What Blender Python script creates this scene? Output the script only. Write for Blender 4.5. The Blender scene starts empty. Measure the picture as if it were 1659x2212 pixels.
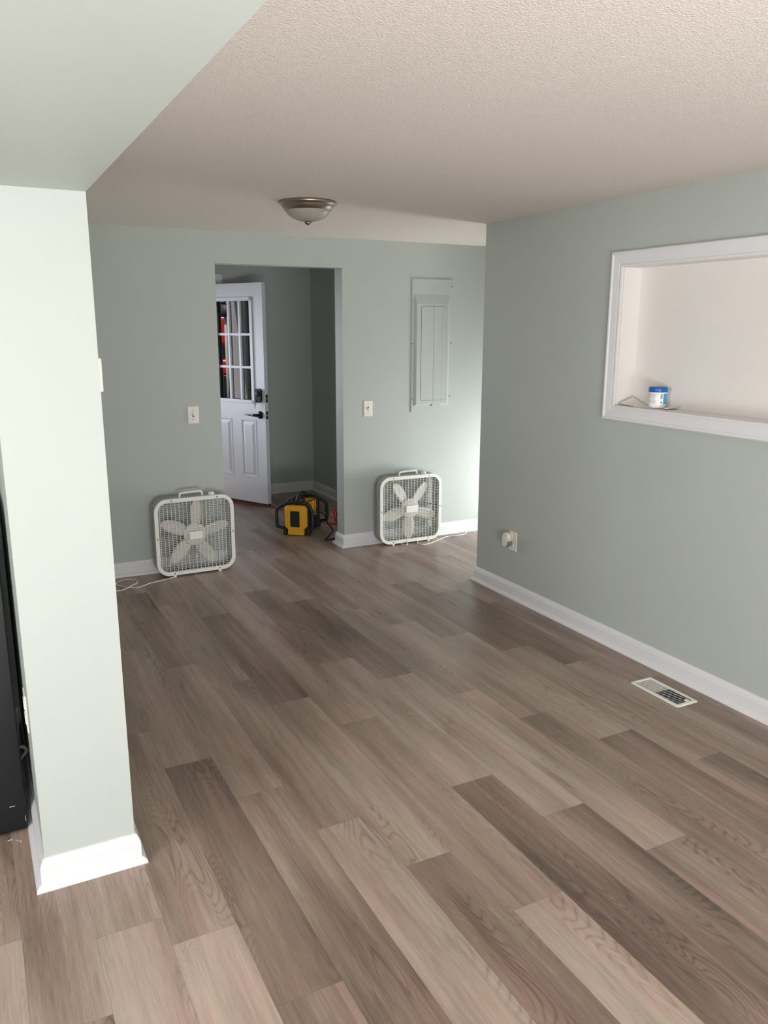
import bpy, bmesh, math, random
from mathutils import Vector, Matrix
R = math.radians
random.seed(7)
S = bpy.context.scene
COL = S.collection
PI = math.pi

# ------------------------------------------------------------------ camera
F_PX = 1735.2
yaw, pitch, roll = 0.47781, 0.225998, -0.002138
camd = bpy.data.cameras.new('camera')
camd.sensor_fit = 'VERTICAL'; camd.sensor_height = 24.0
camd.lens = F_PX / 2212.0 * 24.0
camd.clip_start = 0.02; camd.clip_end = 200
cam = bpy.data.objects.new('camera', camd); COL.objects.link(cam)
fw = Vector((math.sin(yaw)*math.cos(pitch), math.cos(yaw)*math.cos(pitch), -math.sin(pitch)))
rt0 = Vector((math.cos(yaw), -math.sin(yaw), 0)); dn0 = fw.cross(rt0)
rt = math.cos(roll)*rt0 + math.sin(roll)*dn0
dn = -math.sin(roll)*rt0 + math.cos(roll)*dn0
mw = Matrix((( rt.x, -dn.x, -fw.x, 0), (rt.y, -dn.y, -fw.y, 0), (rt.z, -dn.z, -fw.z, 1.65), (0, 0, 0, 1)))
cam.matrix_world = mw
S.camera = cam

# ------------------------------------------------------------------ view, world, lights
S.view_settings.view_transform = 'Standard'; S.view_settings.look = 'None'
S.view_settings.gamma = 1.0; S.view_settings.use_curve_mapping = False
S.view_settings.exposure = 0.0
S.cycles.use_denoising = True
S.cycles.max_bounces = 14; S.cycles.diffuse_bounces = 8; S.cycles.glossy_bounces = 6
S.cycles.transparent_max_bounces = 16
S.cycles.sample_clamp_indirect = 8.0

SKY = 1.15; SUN = 12.0; W_FRONT = 34.0; W_GROUND = 172.0; W_KITCHEN = 66.0; W_DOOR = 8.0; W_PATIO = 37.0
wd = bpy.data.worlds.new('sky_world'); S.world = wd; wd.use_nodes = True
bgn = wd.node_tree.nodes['Background']
bgn.inputs[0].default_value = (0.80, 0.90, 1.0, 1); bgn.inputs[1].default_value = SKY

sd = bpy.data.lights.new('sun', 'SUN'); sd.energy = SUN; sd.angle = R(0.6); sd.color = (1.0, 0.93, 0.84)
so = bpy.data.objects.new('sun', sd); COL.objects.link(so)
sdir = Vector((0.40, 0.10, 1.0)).normalized()
so.rotation_euler = sdir.to_track_quat('Z', 'Y').to_euler(); so.location = (-4, -5, 9)

def area(name, loc, rot, sx, sy, w, color):
    d = bpy.data.lights.new(name, 'AREA'); d.shape = 'RECTANGLE'; d.size = sx; d.size_y = sy
    d.energy = w; d.color = color
    o = bpy.data.objects.new(name, d); COL.objects.link(o); o.location = loc; o.rotation_euler = rot
    return o
# daylight entering through the openings, plus one added upward fill (rot: area lights shine along local -Z)
area('daylight_patio_opening', (0.35, -1.62, 1.02), (R(90), 0, 0), 2.9, 1.95, W_FRONT, (0.92, 0.97, 1.0))
area('added_ground_bounce_fill', (0.35, -1.60, 0.45), (R(152), 0, 0), 2.9, 0.8, W_GROUND, (1.0, 0.985, 0.98))  # added lamp aimed upward, imitates bounce off sunlit ground to lift ceiling and beam
area('daylight_kitchen_window', (-2.62, 0.9, 1.4), (R(90), 0, R(-90)), 1.3, 1.1, W_KITCHEN, (0.96, 0.98, 1.0))
le = area('daylight_entry_door', (0.70, 8.35, 1.35), Vector((-1.75, 1.95, 0.14)).to_track_quat('Z', 'Y').to_euler(), 1.1, 1.1, W_DOOR, (0.84, 0.90, 1.0))
le.data.spread = R(52)
area('daylight_side_door', (4.62, 4.74, 0.36), Vector((1.0, -0.30, -0.05)).to_track_quat('Z', 'Y').to_euler(), 0.50, 0.55, W_PATIO, (0.95, 0.98, 1.0))

# ------------------------------------------------------------------ material helpers
def mat(name, col, rough=0.5, metal=0.0, spec=0.5, noise=0.0, nscale=60.0, bump=0.0, bscale=200.0, bdist=0.001, coat=0.0):
    m = bpy.data.materials.new(name); m.use_nodes = True
    nt = m.node_tree; b = nt.nodes['Principled BSDF']
    b.inputs['Base Color'].default_value = (*col, 1); b.inputs['Roughness'].default_value = rough
    b.inputs['Metallic'].default_value = metal; b.inputs['Specular IOR Level'].default_value = spec
    b.inputs['Coat Weight'].default_value = coat
    tc = nt.nodes.new('ShaderNodeTexCoord')
    if noise > 0:
        n = nt.nodes.new('ShaderNodeTexNoise'); n.inputs['Scale'].default_value = nscale; n.inputs['Detail'].default_value = 4
        nt.links.new(tc.outputs['Object'], n.inputs['Vector'])
        r = nt.nodes.new('ShaderNodeMapRange'); r.inputs[1].default_value = 0.3; r.inputs[2].default_value = 0.7
        r.inputs[3].default_value = 1 - noise; r.inputs[4].default_value = 1 + noise
        nt.links.new(n.outputs[0], r.inputs[0])
        mx = nt.nodes.new('ShaderNodeVectorMath'); mx.operation = 'SCALE'; mx.inputs[0].default_value = col
        nt.links.new(r.outputs[0], mx.inputs['Scale']); nt.links.new(mx.outputs[0], b.inputs['Base Color'])
    if bump > 0:
        n2 = nt.nodes.new('ShaderNodeTexNoise'); n2.inputs['Scale'].default_value = bscale; n2.inputs['Detail'].default_value = 3
        nt.links.new(tc.outputs['Object'], n2.inputs['Vector'])
        bp = nt.nodes.new('ShaderNodeBump'); bp.inputs['Strength'].default_value = bump; bp.inputs['Distance'].default_value = bdist
        nt.links.new(n2.outputs[0], bp.inputs['Height']); nt.links.new(bp.outputs[0], b.inputs['Normal'])
    return m

M = {}
M['wall'] = mat('sage_wall_paint', (0.440, 0.474, 0.443), 0.55, spec=0.35, noise=0.012, nscale=3, bump=0.25, bscale=260, bdist=0.0006)
M['ceil'] = mat('textured_ceiling_paint', (0.69, 0.635, 0.59), 0.85, spec=0.2, noise=0.06, nscale=160, bump=0.9, bscale=190, bdist=0.0035)
M['trim'] = mat('white_trim_gloss', (0.715, 0.715, 0.73), 0.32, spec=0.5, noise=0.01, nscale=8, bump=0.1, bscale=60, bdist=0.0006)
M['white'] = mat('niche_white_paint', (0.76, 0.73, 0.70), 0.5, noise=0.01, nscale=5, bump=0.15, bscale=200, bdist=0.0006)
M['doorw'] = mat('door_white_paint', (0.68, 0.71, 0.76), 0.38, noise=0.01, nscale=8)
M['fan'] = mat('off_white_fan_enamel', (0.82, 0.82, 0.76), 0.38, noise=0.015, nscale=30)
M['fanside'] = mat('shade_greyed_fan_enamel', (0.36, 0.37, 0.36), 0.42, noise=0.015, nscale=30)  # off-white enamel greyed to paint shade on housing, rear grille and motor
M['blade'] = mat('cream_fan_blade', (0.70, 0.68, 0.63), 0.45, noise=0.015, nscale=30)
M['dark'] = mat('dark_gap', (0.03, 0.03, 0.028), 0.6)
M['screw'] = mat('screw_metal', (0.16, 0.15, 0.13), 0.4, metal=0.8)
M['nickel'] = mat('brushed_nickel', (0.36, 0.31, 0.26), 0.33, metal=1.0, noise=0.03, nscale=40)
M['frost'] = mat('frosted_glass_bowl', (0.34, 0.33, 0.28), 0.35, spec=0.5, noise=0.06, nscale=14)
M['plate'] = mat('ivory_wall_plate', (0.80, 0.75, 0.69), 0.35, noise=0.01)
M['plug'] = mat('white_plastic', (0.80, 0.76, 0.70), 0.35, noise=0.01)
M['smoke'] = mat('smoky_clear_plastic', (0.22, 0.20, 0.15), 0.12, spec=0.8, noise=0.4, nscale=120)
M['yellow'] = mat('yellow_plastic', (0.72, 0.36, 0.018), 0.42, noise=0.03, nscale=40)
M['black'] = mat('black_rubber', (0.012, 0.012, 0.013), 0.5, noise=0.1, nscale=50)
M['blackm'] = mat('black_door_hardware', (0.010, 0.010, 0.011), 0.32, metal=0.4, noise=0.1, nscale=50)
M['lens'] = mat('black_grille_cloth', (0.006, 0.006, 0.007), 0.7, noise=0.2, nscale=300)
M['steel'] = mat('steel', (0.7, 0.68, 0.63), 0.2, metal=1.0)
M['fridge'] = mat('black_appliance_enamel', (0.006, 0.0065, 0.008), 0.38, spec=0.35, noise=0.15, nscale=20, bump=0.2, bscale=400, bdist=0.0005)
M['bracket'] = mat('grey_bracket', (0.10, 0.10, 0.09), 0.5, noise=0.2, nscale=40)
M['orange'] = mat('orange_red_cord_vinyl', (0.50, 0.060, 0.030), 0.45, noise=0.04, nscale=60)
M['cord'] = mat('white_cord_vinyl', (0.74, 0.69, 0.65), 0.42, noise=0.02, nscale=60)
M['bluelid'] = mat('blue_lid_plastic', (0.003, 0.115, 0.38), 0.3, noise=0.03, nscale=60)
M['jarw'] = mat('white_jar_plastic', (0.82, 0.80, 0.80), 0.3, noise=0.01)
M['cyan'] = mat('light_blue_label', (0.02, 0.36, 0.66), 0.35, noise=0.03, nscale=90)
M['ink'] = mat('label_ink', (0.30, 0.30, 0.42), 0.5, noise=0.05, nscale=90)
M['barcode'] = mat('barcode_ink', (0.12, 0.11, 0.10), 0.5, noise=0.05, nscale=90)
M['paper'] = mat('white_paper', (0.80, 0.77, 0.71), 0.6, noise=0.01)
M['vent'] = mat('white_register_enamel', (0.78, 0.77, 0.71), 0.35, noise=0.01)
M['chip'] = mat('white_paint_fleck', (0.8, 0.78, 0.74), 0.6, noise=0.02)
M['subfloor'] = mat('slab', (0.2, 0.17, 0.14), 0.8, noise=0.05)
M['extwall'] = mat('siding', (0.75, 0.74, 0.72), 0.7, noise=0.03)
M['carred'] = mat('red_car_paint', (0.80, 0.045, 0.040), 0.25, spec=0.6, noise=0.02, nscale=3, coat=0.5)
M['carglass'] = mat('car_glass', (0.02, 0.03, 0.035), 0.08, spec=0.8, noise=0.05)
M['tyre'] = mat('tyre_rubber', (0.02, 0.02, 0.02), 0.8, noise=0.1)
M['asphalt'] = mat('asphalt', (0.10, 0.10, 0.11), 0.9, noise=0.2, nscale=30)
M['grassm'] = mat('lawn', (0.075, 0.085, 0.055), 0.9, noise=0.35, nscale=14, bump=0.5, bscale=60, bdist=0.02)
M['leaf'] = mat('hedge_leaf', (0.07, 0.13, 0.03), 0.6, noise=0.35, nscale=8)
M['bark'] = mat('bark', (0.12, 0.08, 0.05), 0.9, noise=0.3, nscale=20)
M['key'] = mat('key_metal', (0.35, 0.25, 0.22), 0.35, metal=0.8)

def pane_material():
    m = bpy.data.materials.new('window_pane_glass'); m.use_nodes = True; nt = m.node_tree
    nt.nodes.clear()
    out = nt.nodes.new('ShaderNodeOutputMaterial'); mx = nt.nodes.new('ShaderNodeMixShader')
    tr = nt.nodes.new('ShaderNodeBsdfTransparent'); gl = nt.nodes.new('ShaderNodeBsdfGlossy'); fr = nt.nodes.new('ShaderNodeFresnel')
    tr.inputs[0].default_value = (0.86, 0.90, 0.88, 1); gl.inputs['Roughness'].default_value = 0.004
    fr.inputs[0].default_value = 2.6
    nt.links.new(fr.outputs[0], mx.inputs[0]); nt.links.new(tr.outputs[0], mx.inputs[1]); nt.links.new(gl.outputs[0], mx.inputs[2])
    nt.links.new(mx.outputs[0], out.inputs[0]); return m
M['pane'] = pane_material()

def floor_material():
    m = bpy.data.materials.new('vinyl_plank_oak'); m.use_nodes = True; nt = m.node_tree; N = nt.nodes; L = nt.links
    b = N['Principled BSDF']
    uv = N.new('ShaderNodeUVMap'); uv.uv_map = 'plank'
    at = N.new('ShaderNodeAttribute'); at.attribute_name = 'tint'
    ase = N.new('ShaderNodeAttribute'); ase.attribute_name = 'seed'
    sx = N.new('ShaderNodeSeparateXYZ'); L.new(uv.outputs[0], sx.inputs[0])
    def math_(op, a, b_=None, c=None, clamp=False):
        n = N.new('ShaderNodeMath'); n.operation = op; n.use_clamp = clamp
        for i, v in enumerate((a, b_, c)):
            if v is None: continue
            if isinstance(v, (int, float)): n.inputs[i].default_value = v
            else: L.new(v, n.inputs[i])
        return n.outputs[0]
    def noise(kx, ky, det=3, off=0.0, rough=0.5, dist=0.0):
        c = N.new('ShaderNodeCombineXYZ')
        L.new(math_('MULTIPLY', sx.outputs[0], kx), c.inputs[0]); L.new(math_('MULTIPLY', sx.outputs[1], ky), c.inputs[1])
        L.new(math_('MULTIPLY_ADD', ase.outputs['Fac'], 53.0, off), c.inputs[2])
        n = N.new('ShaderNodeTexNoise'); n.inputs['Scale'].default_value = 1.0; n.inputs['Detail'].default_value = det
        n.inputs['Roughness'].default_value = rough; n.inputs['Distortion'].default_value = dist
        L.new(c.outputs[0], n.inputs['Vector']); return n.outputs[0]
    fine = noise(520, 12, 3, 1.0, 0.6)
    mid = noise(60, 1.8, 4, 5.0, 0.55)
    broad = noise(7.5, .9, 2, 11.0)
    field = noise(9, 1.15, 1, 21.0, 0.4, 0.25)
    ring = math_('PINGPONG', math_('MULTIPLY', field, 46.0), 0.5)
    ringl = math_('POWER', math_('MULTIPLY', ring, 2.0), 3.5)
    mask = noise(7, 1.3, 1, 37.0)
    maskr = N.new('ShaderNodeMapRange'); L.new(mask, maskr.inputs[0]); maskr.inputs[1].default_value = 0.50; maskr.inputs[2].default_value = 0.66
    knot = noise(16, 2.6, 2, 71.0)
    knotr = N.new('ShaderNodeMapRange'); L.new(knot, knotr.inputs[0]); knotr.inputs[1].default_value = 0.66; knotr.inputs[2].default_value = 0.78
    v = math_('MULTIPLY_ADD', math_('SUBTRACT', fine, 0.5), 0.62, 0.5)
    v = math_('MULTIPLY_ADD', math_('SUBTRACT', mid, 0.5), 0.46, v)
    v = math_('MULTIPLY_ADD', math_('SUBTRACT', broad, 0.5), 0.95, v)
    v = math_('SUBTRACT', v, math_('MULTIPLY', math_('MULTIPLY', ringl, maskr.outputs[0]), 0.26))
    v = math_('SUBTRACT', v, math_('MULTIPLY', knotr.outputs[0], 0.16))
    v = math_('MULTIPLY_ADD', at.outputs['Fac'], 0.34, v)
    ramp = N.new('ShaderNodeValToRGB'); L.new(v, ramp.inputs[0])
    e = ramp.color_ramp.elements
    e[0].position = 0.0; e[0].color = (0.112, 0.078, 0.060, 1)
    e[1].position = 1.0; e[1].color = (0.535, 0.435, 0.365, 1)
    k = e.new(0.35); k.color = (0.252, 0.180, 0.140, 1)
    k = e.new(0.65); k.color = (0.392, 0.303, 0.246, 1)
    # joint groove from the plank's own edges
    gx = math_('MINIMUM', sx.outputs[0], math_('SUBTRACT', 0.1822, sx.outputs[0]))
    gy = math_('MINIMUM', sx.outputs[1], math_('SUBTRACT', 1.245, sx.outputs[1]))
    g = math_('MINIMUM', gx, gy)
    gr = N.new('ShaderNodeMapRange'); L.new(g, gr.inputs[0]); gr.inputs[1].default_value = 0.0003; gr.inputs[2].default_value = 0.0012
    gr.inputs[3].default_value = 0.72; gr.inputs[4].default_value = 1.0
    mxx = N.new('ShaderNodeVectorMath'); mxx.operation = 'SCALE'; L.new(ramp.outputs[0], mxx.inputs[0]); L.new(gr.outputs[0], mxx.inputs['Scale'])
    hue = noise(11, 1.1, 2, 91.0)
    hr = N.new('ShaderNodeMapRange'); L.new(hue, hr.inputs[0]); hr.inputs[1].default_value = 0.35; hr.inputs[2].default_value = 0.65
    hm = N.new('ShaderNodeMix'); hm.data_type = 'VECTOR'; L.new(hr.outputs[0], hm.inputs[0])
    hm.inputs[4].default_value = (0.96, 1.015, 1.005); hm.inputs[5].default_value = (1.02, 0.975, 1.0)
    hv = N.new('ShaderNodeVectorMath'); hv.operation = 'MULTIPLY'; L.new(mxx.outputs[0], hv.inputs[0]); L.new(hm.outputs[1], hv.inputs[1])
    L.new(hv.outputs[0], b.inputs['Base Color'])
    b.inputs['Roughness'].default_value = 0.34; b.inputs['Specular IOR Level'].default_value = 0.46
    bp = N.new('ShaderNodeBump'); bp.inputs['Strength'].default_value = 0.25; bp.inputs['Distance'].default_value = 0.0006
    L.new(math_('ADD', fine, math_('MULTIPLY', gr.outputs[0], 3.0)), bp.inputs['Height']); L.new(bp.outputs[0], b.inputs['Normal'])
    return m
M['floor'] = floor_material()

# ------------------------------------------------------------------ mesh helpers
class MB:
    def __init__(s): s.bm = bmesh.new(); s.mats = []; s.cur = 0
    def m(s, mt):
        if mt not in s.mats: s.mats.append(mt)
        s.cur = s.mats.index(mt); return s
    def _f(s, vs, smooth=False):
        try: f = s.bm.faces.new(vs)
        except ValueError: return None
        f.material_index = s.cur; f.smooth = smooth; return f
    def box(s, x0, x1, y0, y1, z0, z1, bev=0.0, T=None, seg=2):
        v = [s.bm.verts.new(p) for p in ((x0,y0,z0),(x1,y0,z0),(x1,y1,z0),(x0,y1,z0),(x0,y0,z1),(x1,y0,z1),(x1,y1,z1),(x0,y1,z1))]
        fs = [s._f([v[i] for i in q]) for q in ((3,2,1,0),(4,5,6,7),(0,1,5,4),(1,2,6,5),(2,3,7,6),(3,0,4,7))]
        vs = v
        if bev > 0:
            es = list({e for f in fs for e in f.edges})
            r = bmesh.ops.bevel(s.bm, geom=es, offset=bev, segments=seg, affect='EDGES', profile=0.5)
            for f in r['faces']: f.material_index = s.cur; f.smooth = True
            vs = list({w for f in r['faces'] for w in f.verts})
        if T is not None:
            for w in vs: w.co = T @ w.co
        return s
    def prism(s, pts, z0, z1, T=None, smooth=False, cap=True):
        """polygon pts (x,y) extruded z0..z1 (ccw)"""
        T = T or Matrix()
        a = [s.bm.verts.new(T @ Vector((p[0], p[1], z0))) for p in pts]; b = [s.bm.verts.new(T @ Vector((p[0], p[1], z1))) for p in pts]
        n = len(pts)
        if cap: s._f(a[::-1]); s._f(b)
        for i in range(n): s._f([a[i], a[(i+1)%n], b[(i+1)%n], b[i]], smooth)
        return s
    def ringprism(s, outer, inner, z0, z1, T=None, smooth=True):
        T = T or Matrix(); n = len(outer)
        V = [[s.bm.verts.new(T @ Vector((p[0], p[1], z))) for p in P] for P in (outer, inner) for z in (z0, z1)]
        o0, o1, i0, i1 = V
        for i in range(n):
            j = (i+1) % n
            s._f([o0[i], o0[j], o1[j], o1[i]], smooth); s._f([i0[j], i0[i], i1[i], i1[j]], smooth)
            s._f([o1[i], o1[j], i1[j], i1[i]]); s._f([o0[j], o0[i], i0[i], i0[j]])
        return s
    def tube(s, pts, r, seg=8, closed=False, smooth=True, cap=True):
        P = [Vector(p) for p in pts]; n = len(P); rings = []
        up = Vector((0, 0, 1)); prevx = None
        for i in range(n):
            if closed: t = (P[(i+1)%n] - P[i-1]).normalized()
            else: t = (P[min(i+1, n-1)] - P[max(i-1, 0)]).normalized()
            if prevx is None:
                x = t.cross(up)
                if x.length < 1e-3: x = t.cross(Vector((1, 0, 0)))
            else:
                x = prevx - t * prevx.dot(t)
                if x.length < 1e-4: x = t.cross(up)
            x.normalize(); prevx = x; y = t.cross(x)
            rr = r[i] if isinstance(r, (list, tuple)) else r
            rings.append([s.bm.verts.new(P[i] + rr*(math.cos(2*PI*k/seg)*x + math.sin(2*PI*k/seg)*y)) for k in range(seg)])
        m = n if closed else n-1
        for i in range(m):
            a, b = rings[i], rings[(i+1)%n]
            for k in range(seg): s._f([a[k], b[k], b[(k+1)%seg], a[(k+1)%seg]], smooth)
        if not closed and cap: s._f(rings[0]); s._f(rings[-1][::-1])
        return s
    def lathe(s, prof, seg=48, T=None, smooth=True):
        T = T or Matrix(); rings = []
        for r, z in prof:
            if r < 1e-6: rings.append([s.bm.verts.new(T @ Vector((0, 0, z)))])
            else: rings.append([s.bm.verts.new(T @ Vector((r*math.cos(2*PI*k/seg), r*math.sin(2*PI*k/seg), z))) for k in range(seg)])
        for a, b in zip(rings[:-1], rings[1:]):
            for k in range(seg):
                j = (k+1) % seg
                if len(a) == 1 and len(b) == 1: continue
                if len(a) == 1: s._f([a[0], b[k], b[j]], smooth)
                elif len(b) == 1: s._f([a[k], b[0], a[j]][::1], smooth)
                else: s._f([a[k], b[k], b[j], a[j]], smooth)
        return s
    def sweep(s, prof, path, closed=False, side=1, T=None, caps=True):
        """prof: (offset sideways, height) swept on a horizontal path with mitred corners."""
        T = T or Matrix()
        P = [Vector((p[0], p[1])) for p in path]; n = len(P); rings = []
        for i in range(n):
            def nrm(a, b): d = (b - a).normalized(); return Vector((d.y, -d.x)) * side
            if closed: na, nb = nrm(P[i-1], P[i]), nrm(P[i], P[(i+1)%n])
            else:
                na = nrm(P[i-1], P[i]) if i > 0 else nrm(P[0], P[1]); nb = nrm(P[i], P[i+1]) if i < n-1 else na
            b = (na + nb); b = b / max(b.dot(na), 1e-6)
            rings.append([s.bm.verts.new(T @ Vector((P[i].x + b.x*o, P[i].y + b.y*o, h))) for o, h in prof])
        m = n if closed else n-1; k = len(prof)
        for i in range(m):
            a, b = rings[i], rings[(i+1)%n]
            for j in range(k): s._f([a[j], a[(j+1)%k], b[(j+1)%k], b[j]])
        if not closed and caps: s._f(rings[0]); s._f(rings[-1][::-1])
        return s
    def build(s, name, parent=None, loc=None, origin=None, autosm=None):
        bmesh.ops.recalc_face_normals(s.bm, faces=s.bm.faces[:])
        me = bpy.data.meshes.new(name); s.bm.to_mesh(me); s.bm.free()
        for mt in s.mats: me.materials.append(M[mt])
        o = bpy.data.objects.new(name, me); COL.objects.link(o)
        if origin is not None:
            v = Vector(origin); me.transform(Matrix.Translation(-v)); o.location = v
        if loc is not None: o.location = loc
        if parent is not None: o.parent = parent
        return o

def mb(mt): return MB().m(mt)
def tag(o, label=None, cat=None, group=None, kind=None):
    if label: o['label'] = label
    if cat: o['category'] = cat
    if group: o['group'] = group
    if kind: o['kind'] = kind
    return o
def thing(name, loc, rot, label, cat, group=None):
    o = bpy.data.objects.new(name, None); COL.objects.link(o); o.location = loc; o.rotation_euler = rot
    o.empty_display_size = 0.05
    return tag(o, label, cat, group)
def struct(o): o['kind'] = 'structure'; return o
def rrect(x0, x1, y0, y1, r, n=8):
    p = []
    for cx, cy, a0 in ((x1-r, y1-r, 0), (x0+r, y1-r, 90), (x0+r, y0+r, 180), (x1-r, y0+r, 270)):
        for k in range(n+1):
            a = R(a0 + 90*k/n); p.append((cx + r*math.cos(a), cy + r*math.sin(a)))
    return p
def smooth_path(pts, sub=8):
    P = [Vector(p) for p in pts]; o = []
    for i in range(len(P)-1):
        p0 = P[max(i-1, 0)]; p1 = P[i]; p2 = P[i+1]; p3 = P[min(i+2, len(P)-1)]
        for k in range(sub):
            t = k/sub
            o.append(0.5*((2*p1) + (p2-p0)*t + (2*p0-5*p1+4*p2-p3)*t*t + (3*p1-p0-3*p2+p3)*t**3))
    o.append(P[-1]); return o

# ================================================================== SETTING
XR = 2.922; XB = 4.45; YB = 5.442; HC = 2.265; YF = 7.64; FRONT = -1.66; XL = -2.6; XE = 5.05
TH = 0.13
# ---- floor: one object, every plank laid at its own place
PW, PL = 0.1822, 1.245
def make_floor():
    bm = bmesh.new(); uvl = bm.loops.layers.uv.new('plank')
    lt = bm.faces.layers.float.new('tint'); ls = bm.faces.layers.float.new('seed')
    starts = {-2: 0.9, -1: 1.772, 0: 2.052, 1: 1.932, 2: 1.608, 3: 2.535, 4: 2.230, 5: 1.928, 6: 1.615, 7: 2.245, 8: 1.942,
              9: 1.642, 10: 2.562, 11: 2.268, 12: 1.966, 13: 2.922, 14: 3.86, 15: 2.4}
    tints = {(2,0):-.62, (2,1):.05, (2,2):-.35, (3,0):-.05, (3,-1):-.42, (3,1):-.40, (4,-1):.42, (4,0):-.12, (4,1):.05, (4,2):-.1,
             (5,-1):-.42, (5,0):.22, (5,1):-.72, (5,2):-.1, (6,-1):.52, (6,0):-.02, (6,1):.12, (6,2):.30, (7,-1):-.68, (7,0):.46,
             (7,1):-.42, (7,2):.2, (8,-1):-.45, (8,0):.52, (8,1):-.40, (8,2):.30, (9,-1):.05, (9,0):.60, (9,1):.14, (9,2):.0,
             (10,-1):-.10, (10,0):.25, (10,1):.05, (11,-1):-.45, (11,0):.38, (11,1):-.1, (12,-1):-.50, (12,0):.0, (12,1):-.55,
             (13,-1):.05, (13,0):-.62, (13,1):.2, (14,-1):-.05, (14,-2):-.15, (14,0):.1, (1,-1):.70, (1,0):.05, (1,1):.0, (1,2):-.1,
             (0,-1):.62, (0,0):.22, (0,1):-.05, (-1,-1):-.1, (-1,0):.30, (-2,0):.55, (-2,1):.3, (0,2):.1}
    rnd = random.Random(3)
    def plank(x, y, tint, seed):
        x0, x1, y0, y1 = x, x+PW, y, y+PL
        if x1 <= XL or x0 >= XE or y1 <= FRONT or y0 >= 7.78: return
        cx0, cx1, cy0, cy1 = max(x0, XL), min(x1, XE), max(y0, FRONT), min(y1, 7.78)
        vs = [bm.verts.new(p) for p in ((cx0,cy0,0),(cx1,cy0,0),(cx1,cy1,0),(cx0,cy1,0))]
        f = bm.faces.new(vs); f[lt] = tint; f[ls] = seed; f.material_index = 0
        for l in f.loops: l[uvl].uv = (l.vert.co.x - x0, l.vert.co.y - y0)
    for c in range(-16, 28):
        x = 0.1685 + PW*c
        s0 = starts.get(c, rnd.uniform(0, PL))
        for n in range(-5, 8):
            seed = rnd.random()
            plank(x, s0 + n*PL, tints.get((c, n), rnd.uniform(-.4, .45)), seed)
    # slab under the planks
    v = [bm.verts.new(p) for p in ((XL,FRONT,-0.004),(XE,FRONT,-0.004),(XE,7.78,-0.004),(XL,7.78,-0.004),(XL,FRONT,-0.12),(XE,FRONT,-0.12),(XE,7.78,-0.12),(XL,7.78,-0.12))]
    for q in ((0,1,2,3),(7,6,5,4),(4,5,1,0),(5,6,2,1),(6,7,3,2),(7,4,0,3)):
        f = bm.faces.new([v[i] for i in q]); f.material_index = 1
    me = bpy.data.meshes.new('floor'); bm.to_mesh(me); bm.free()
    me.materials.append(M['floor']); me.materials.append(M['subfloor'])
    o = bpy.data.objects.new('floor', me); COL.objects.link(o); struct(o)
make_floor()
# ---- ceiling
struct(mb('ceil').box(XL-TH, XE+TH, FRONT-TH, YF+TH, HC, HC+0.12).build('ceiling'))
# ---- back wall with the opening to the entry hall
DX0, DX1, DZ = 1.552, 2.476, 2.062
w = mb('wall')
w.box(XL, DX0, YB, YB+TH, 0, HC); w.box(DX1, XB+TH, YB, YB+TH, 0, HC); w.box(DX0, DX1, YB, YB+TH, DZ, HC)
struct(w.build('wall_back'))
# ---- right wall with the recessed niche (opening y 1.55..3.10, z 1.263..1.944)
NY0, NY1, NZ0, NZ1, ND = 1.50, 3.100, 1.263, 1.944, 0.112
w = mb('wall'); T2 = 0.15; YE = 4.295
w.box(XR, XR+T2, FRONT, NY0, 0, HC); w.box(XR, XR+T2, NY1, YE, 0, HC)
w.box(XR, XR+T2, NY0, NY1, 0, NZ0); w.box(XR, XR+T2, NY0, NY1, NZ1, HC)
w.box(XR+T2, XE, YE-T2, YE, 0, HC)
struct(w.build('wall_right'))
w = mb('white'); e = 0.002
w.box(XR+ND, XR+ND+0.01, NY0, NY1, NZ0, NZ1)
w.box(XR+0.001, XR+ND, NY1-e-0.006, NY1-e, NZ0, NZ1); w.box(XR+0.001, XR+ND, NY0+e, NY0+e+0.006, NZ0, NZ1)
w.box(XR+0.001, XR+ND, NY0, NY1, NZ1-0.006, NZ1); w.box(XR+0.001, XR+ND, NY0, NY1, NZ0, NZ0+0.006)
struct(w.build('trim_1'))
# picture-frame casing round the niche, profile swept in the wall plane
prof = [(-0.004,0),(-0.004,0.012),(0.004,0.014),(0.010,0.011),(0.013,0.011),(0.018,0.013),(0.050,0.017),(0.056,0.021),(0.064,0.021),(0.069,0.017),(0.069,0)]
Tn = Matrix(((0,0,-1,XR),(1,0,0,0),(0,1,0,0),(0,0,0,1)))
struct(mb('trim').sweep(prof, [(NY0,NZ0),(NY1,NZ0),(NY1,NZ1),(NY0,NZ1)], closed=True, side=1, T=Tn).build('trim_2'))
# ---- partition on the left and the dropped beam over the kitchen opening
PX0, PX1, PY = 0.070, 0.3335, 2.347
struct(mb('wall').box(PX0, PX1, PY, YB, 0, HC).build('wall_left'))
struct(mb('wall').box(PX0, PX1, FRONT, PY, 1.995, HC).build('trim_3'))
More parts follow.
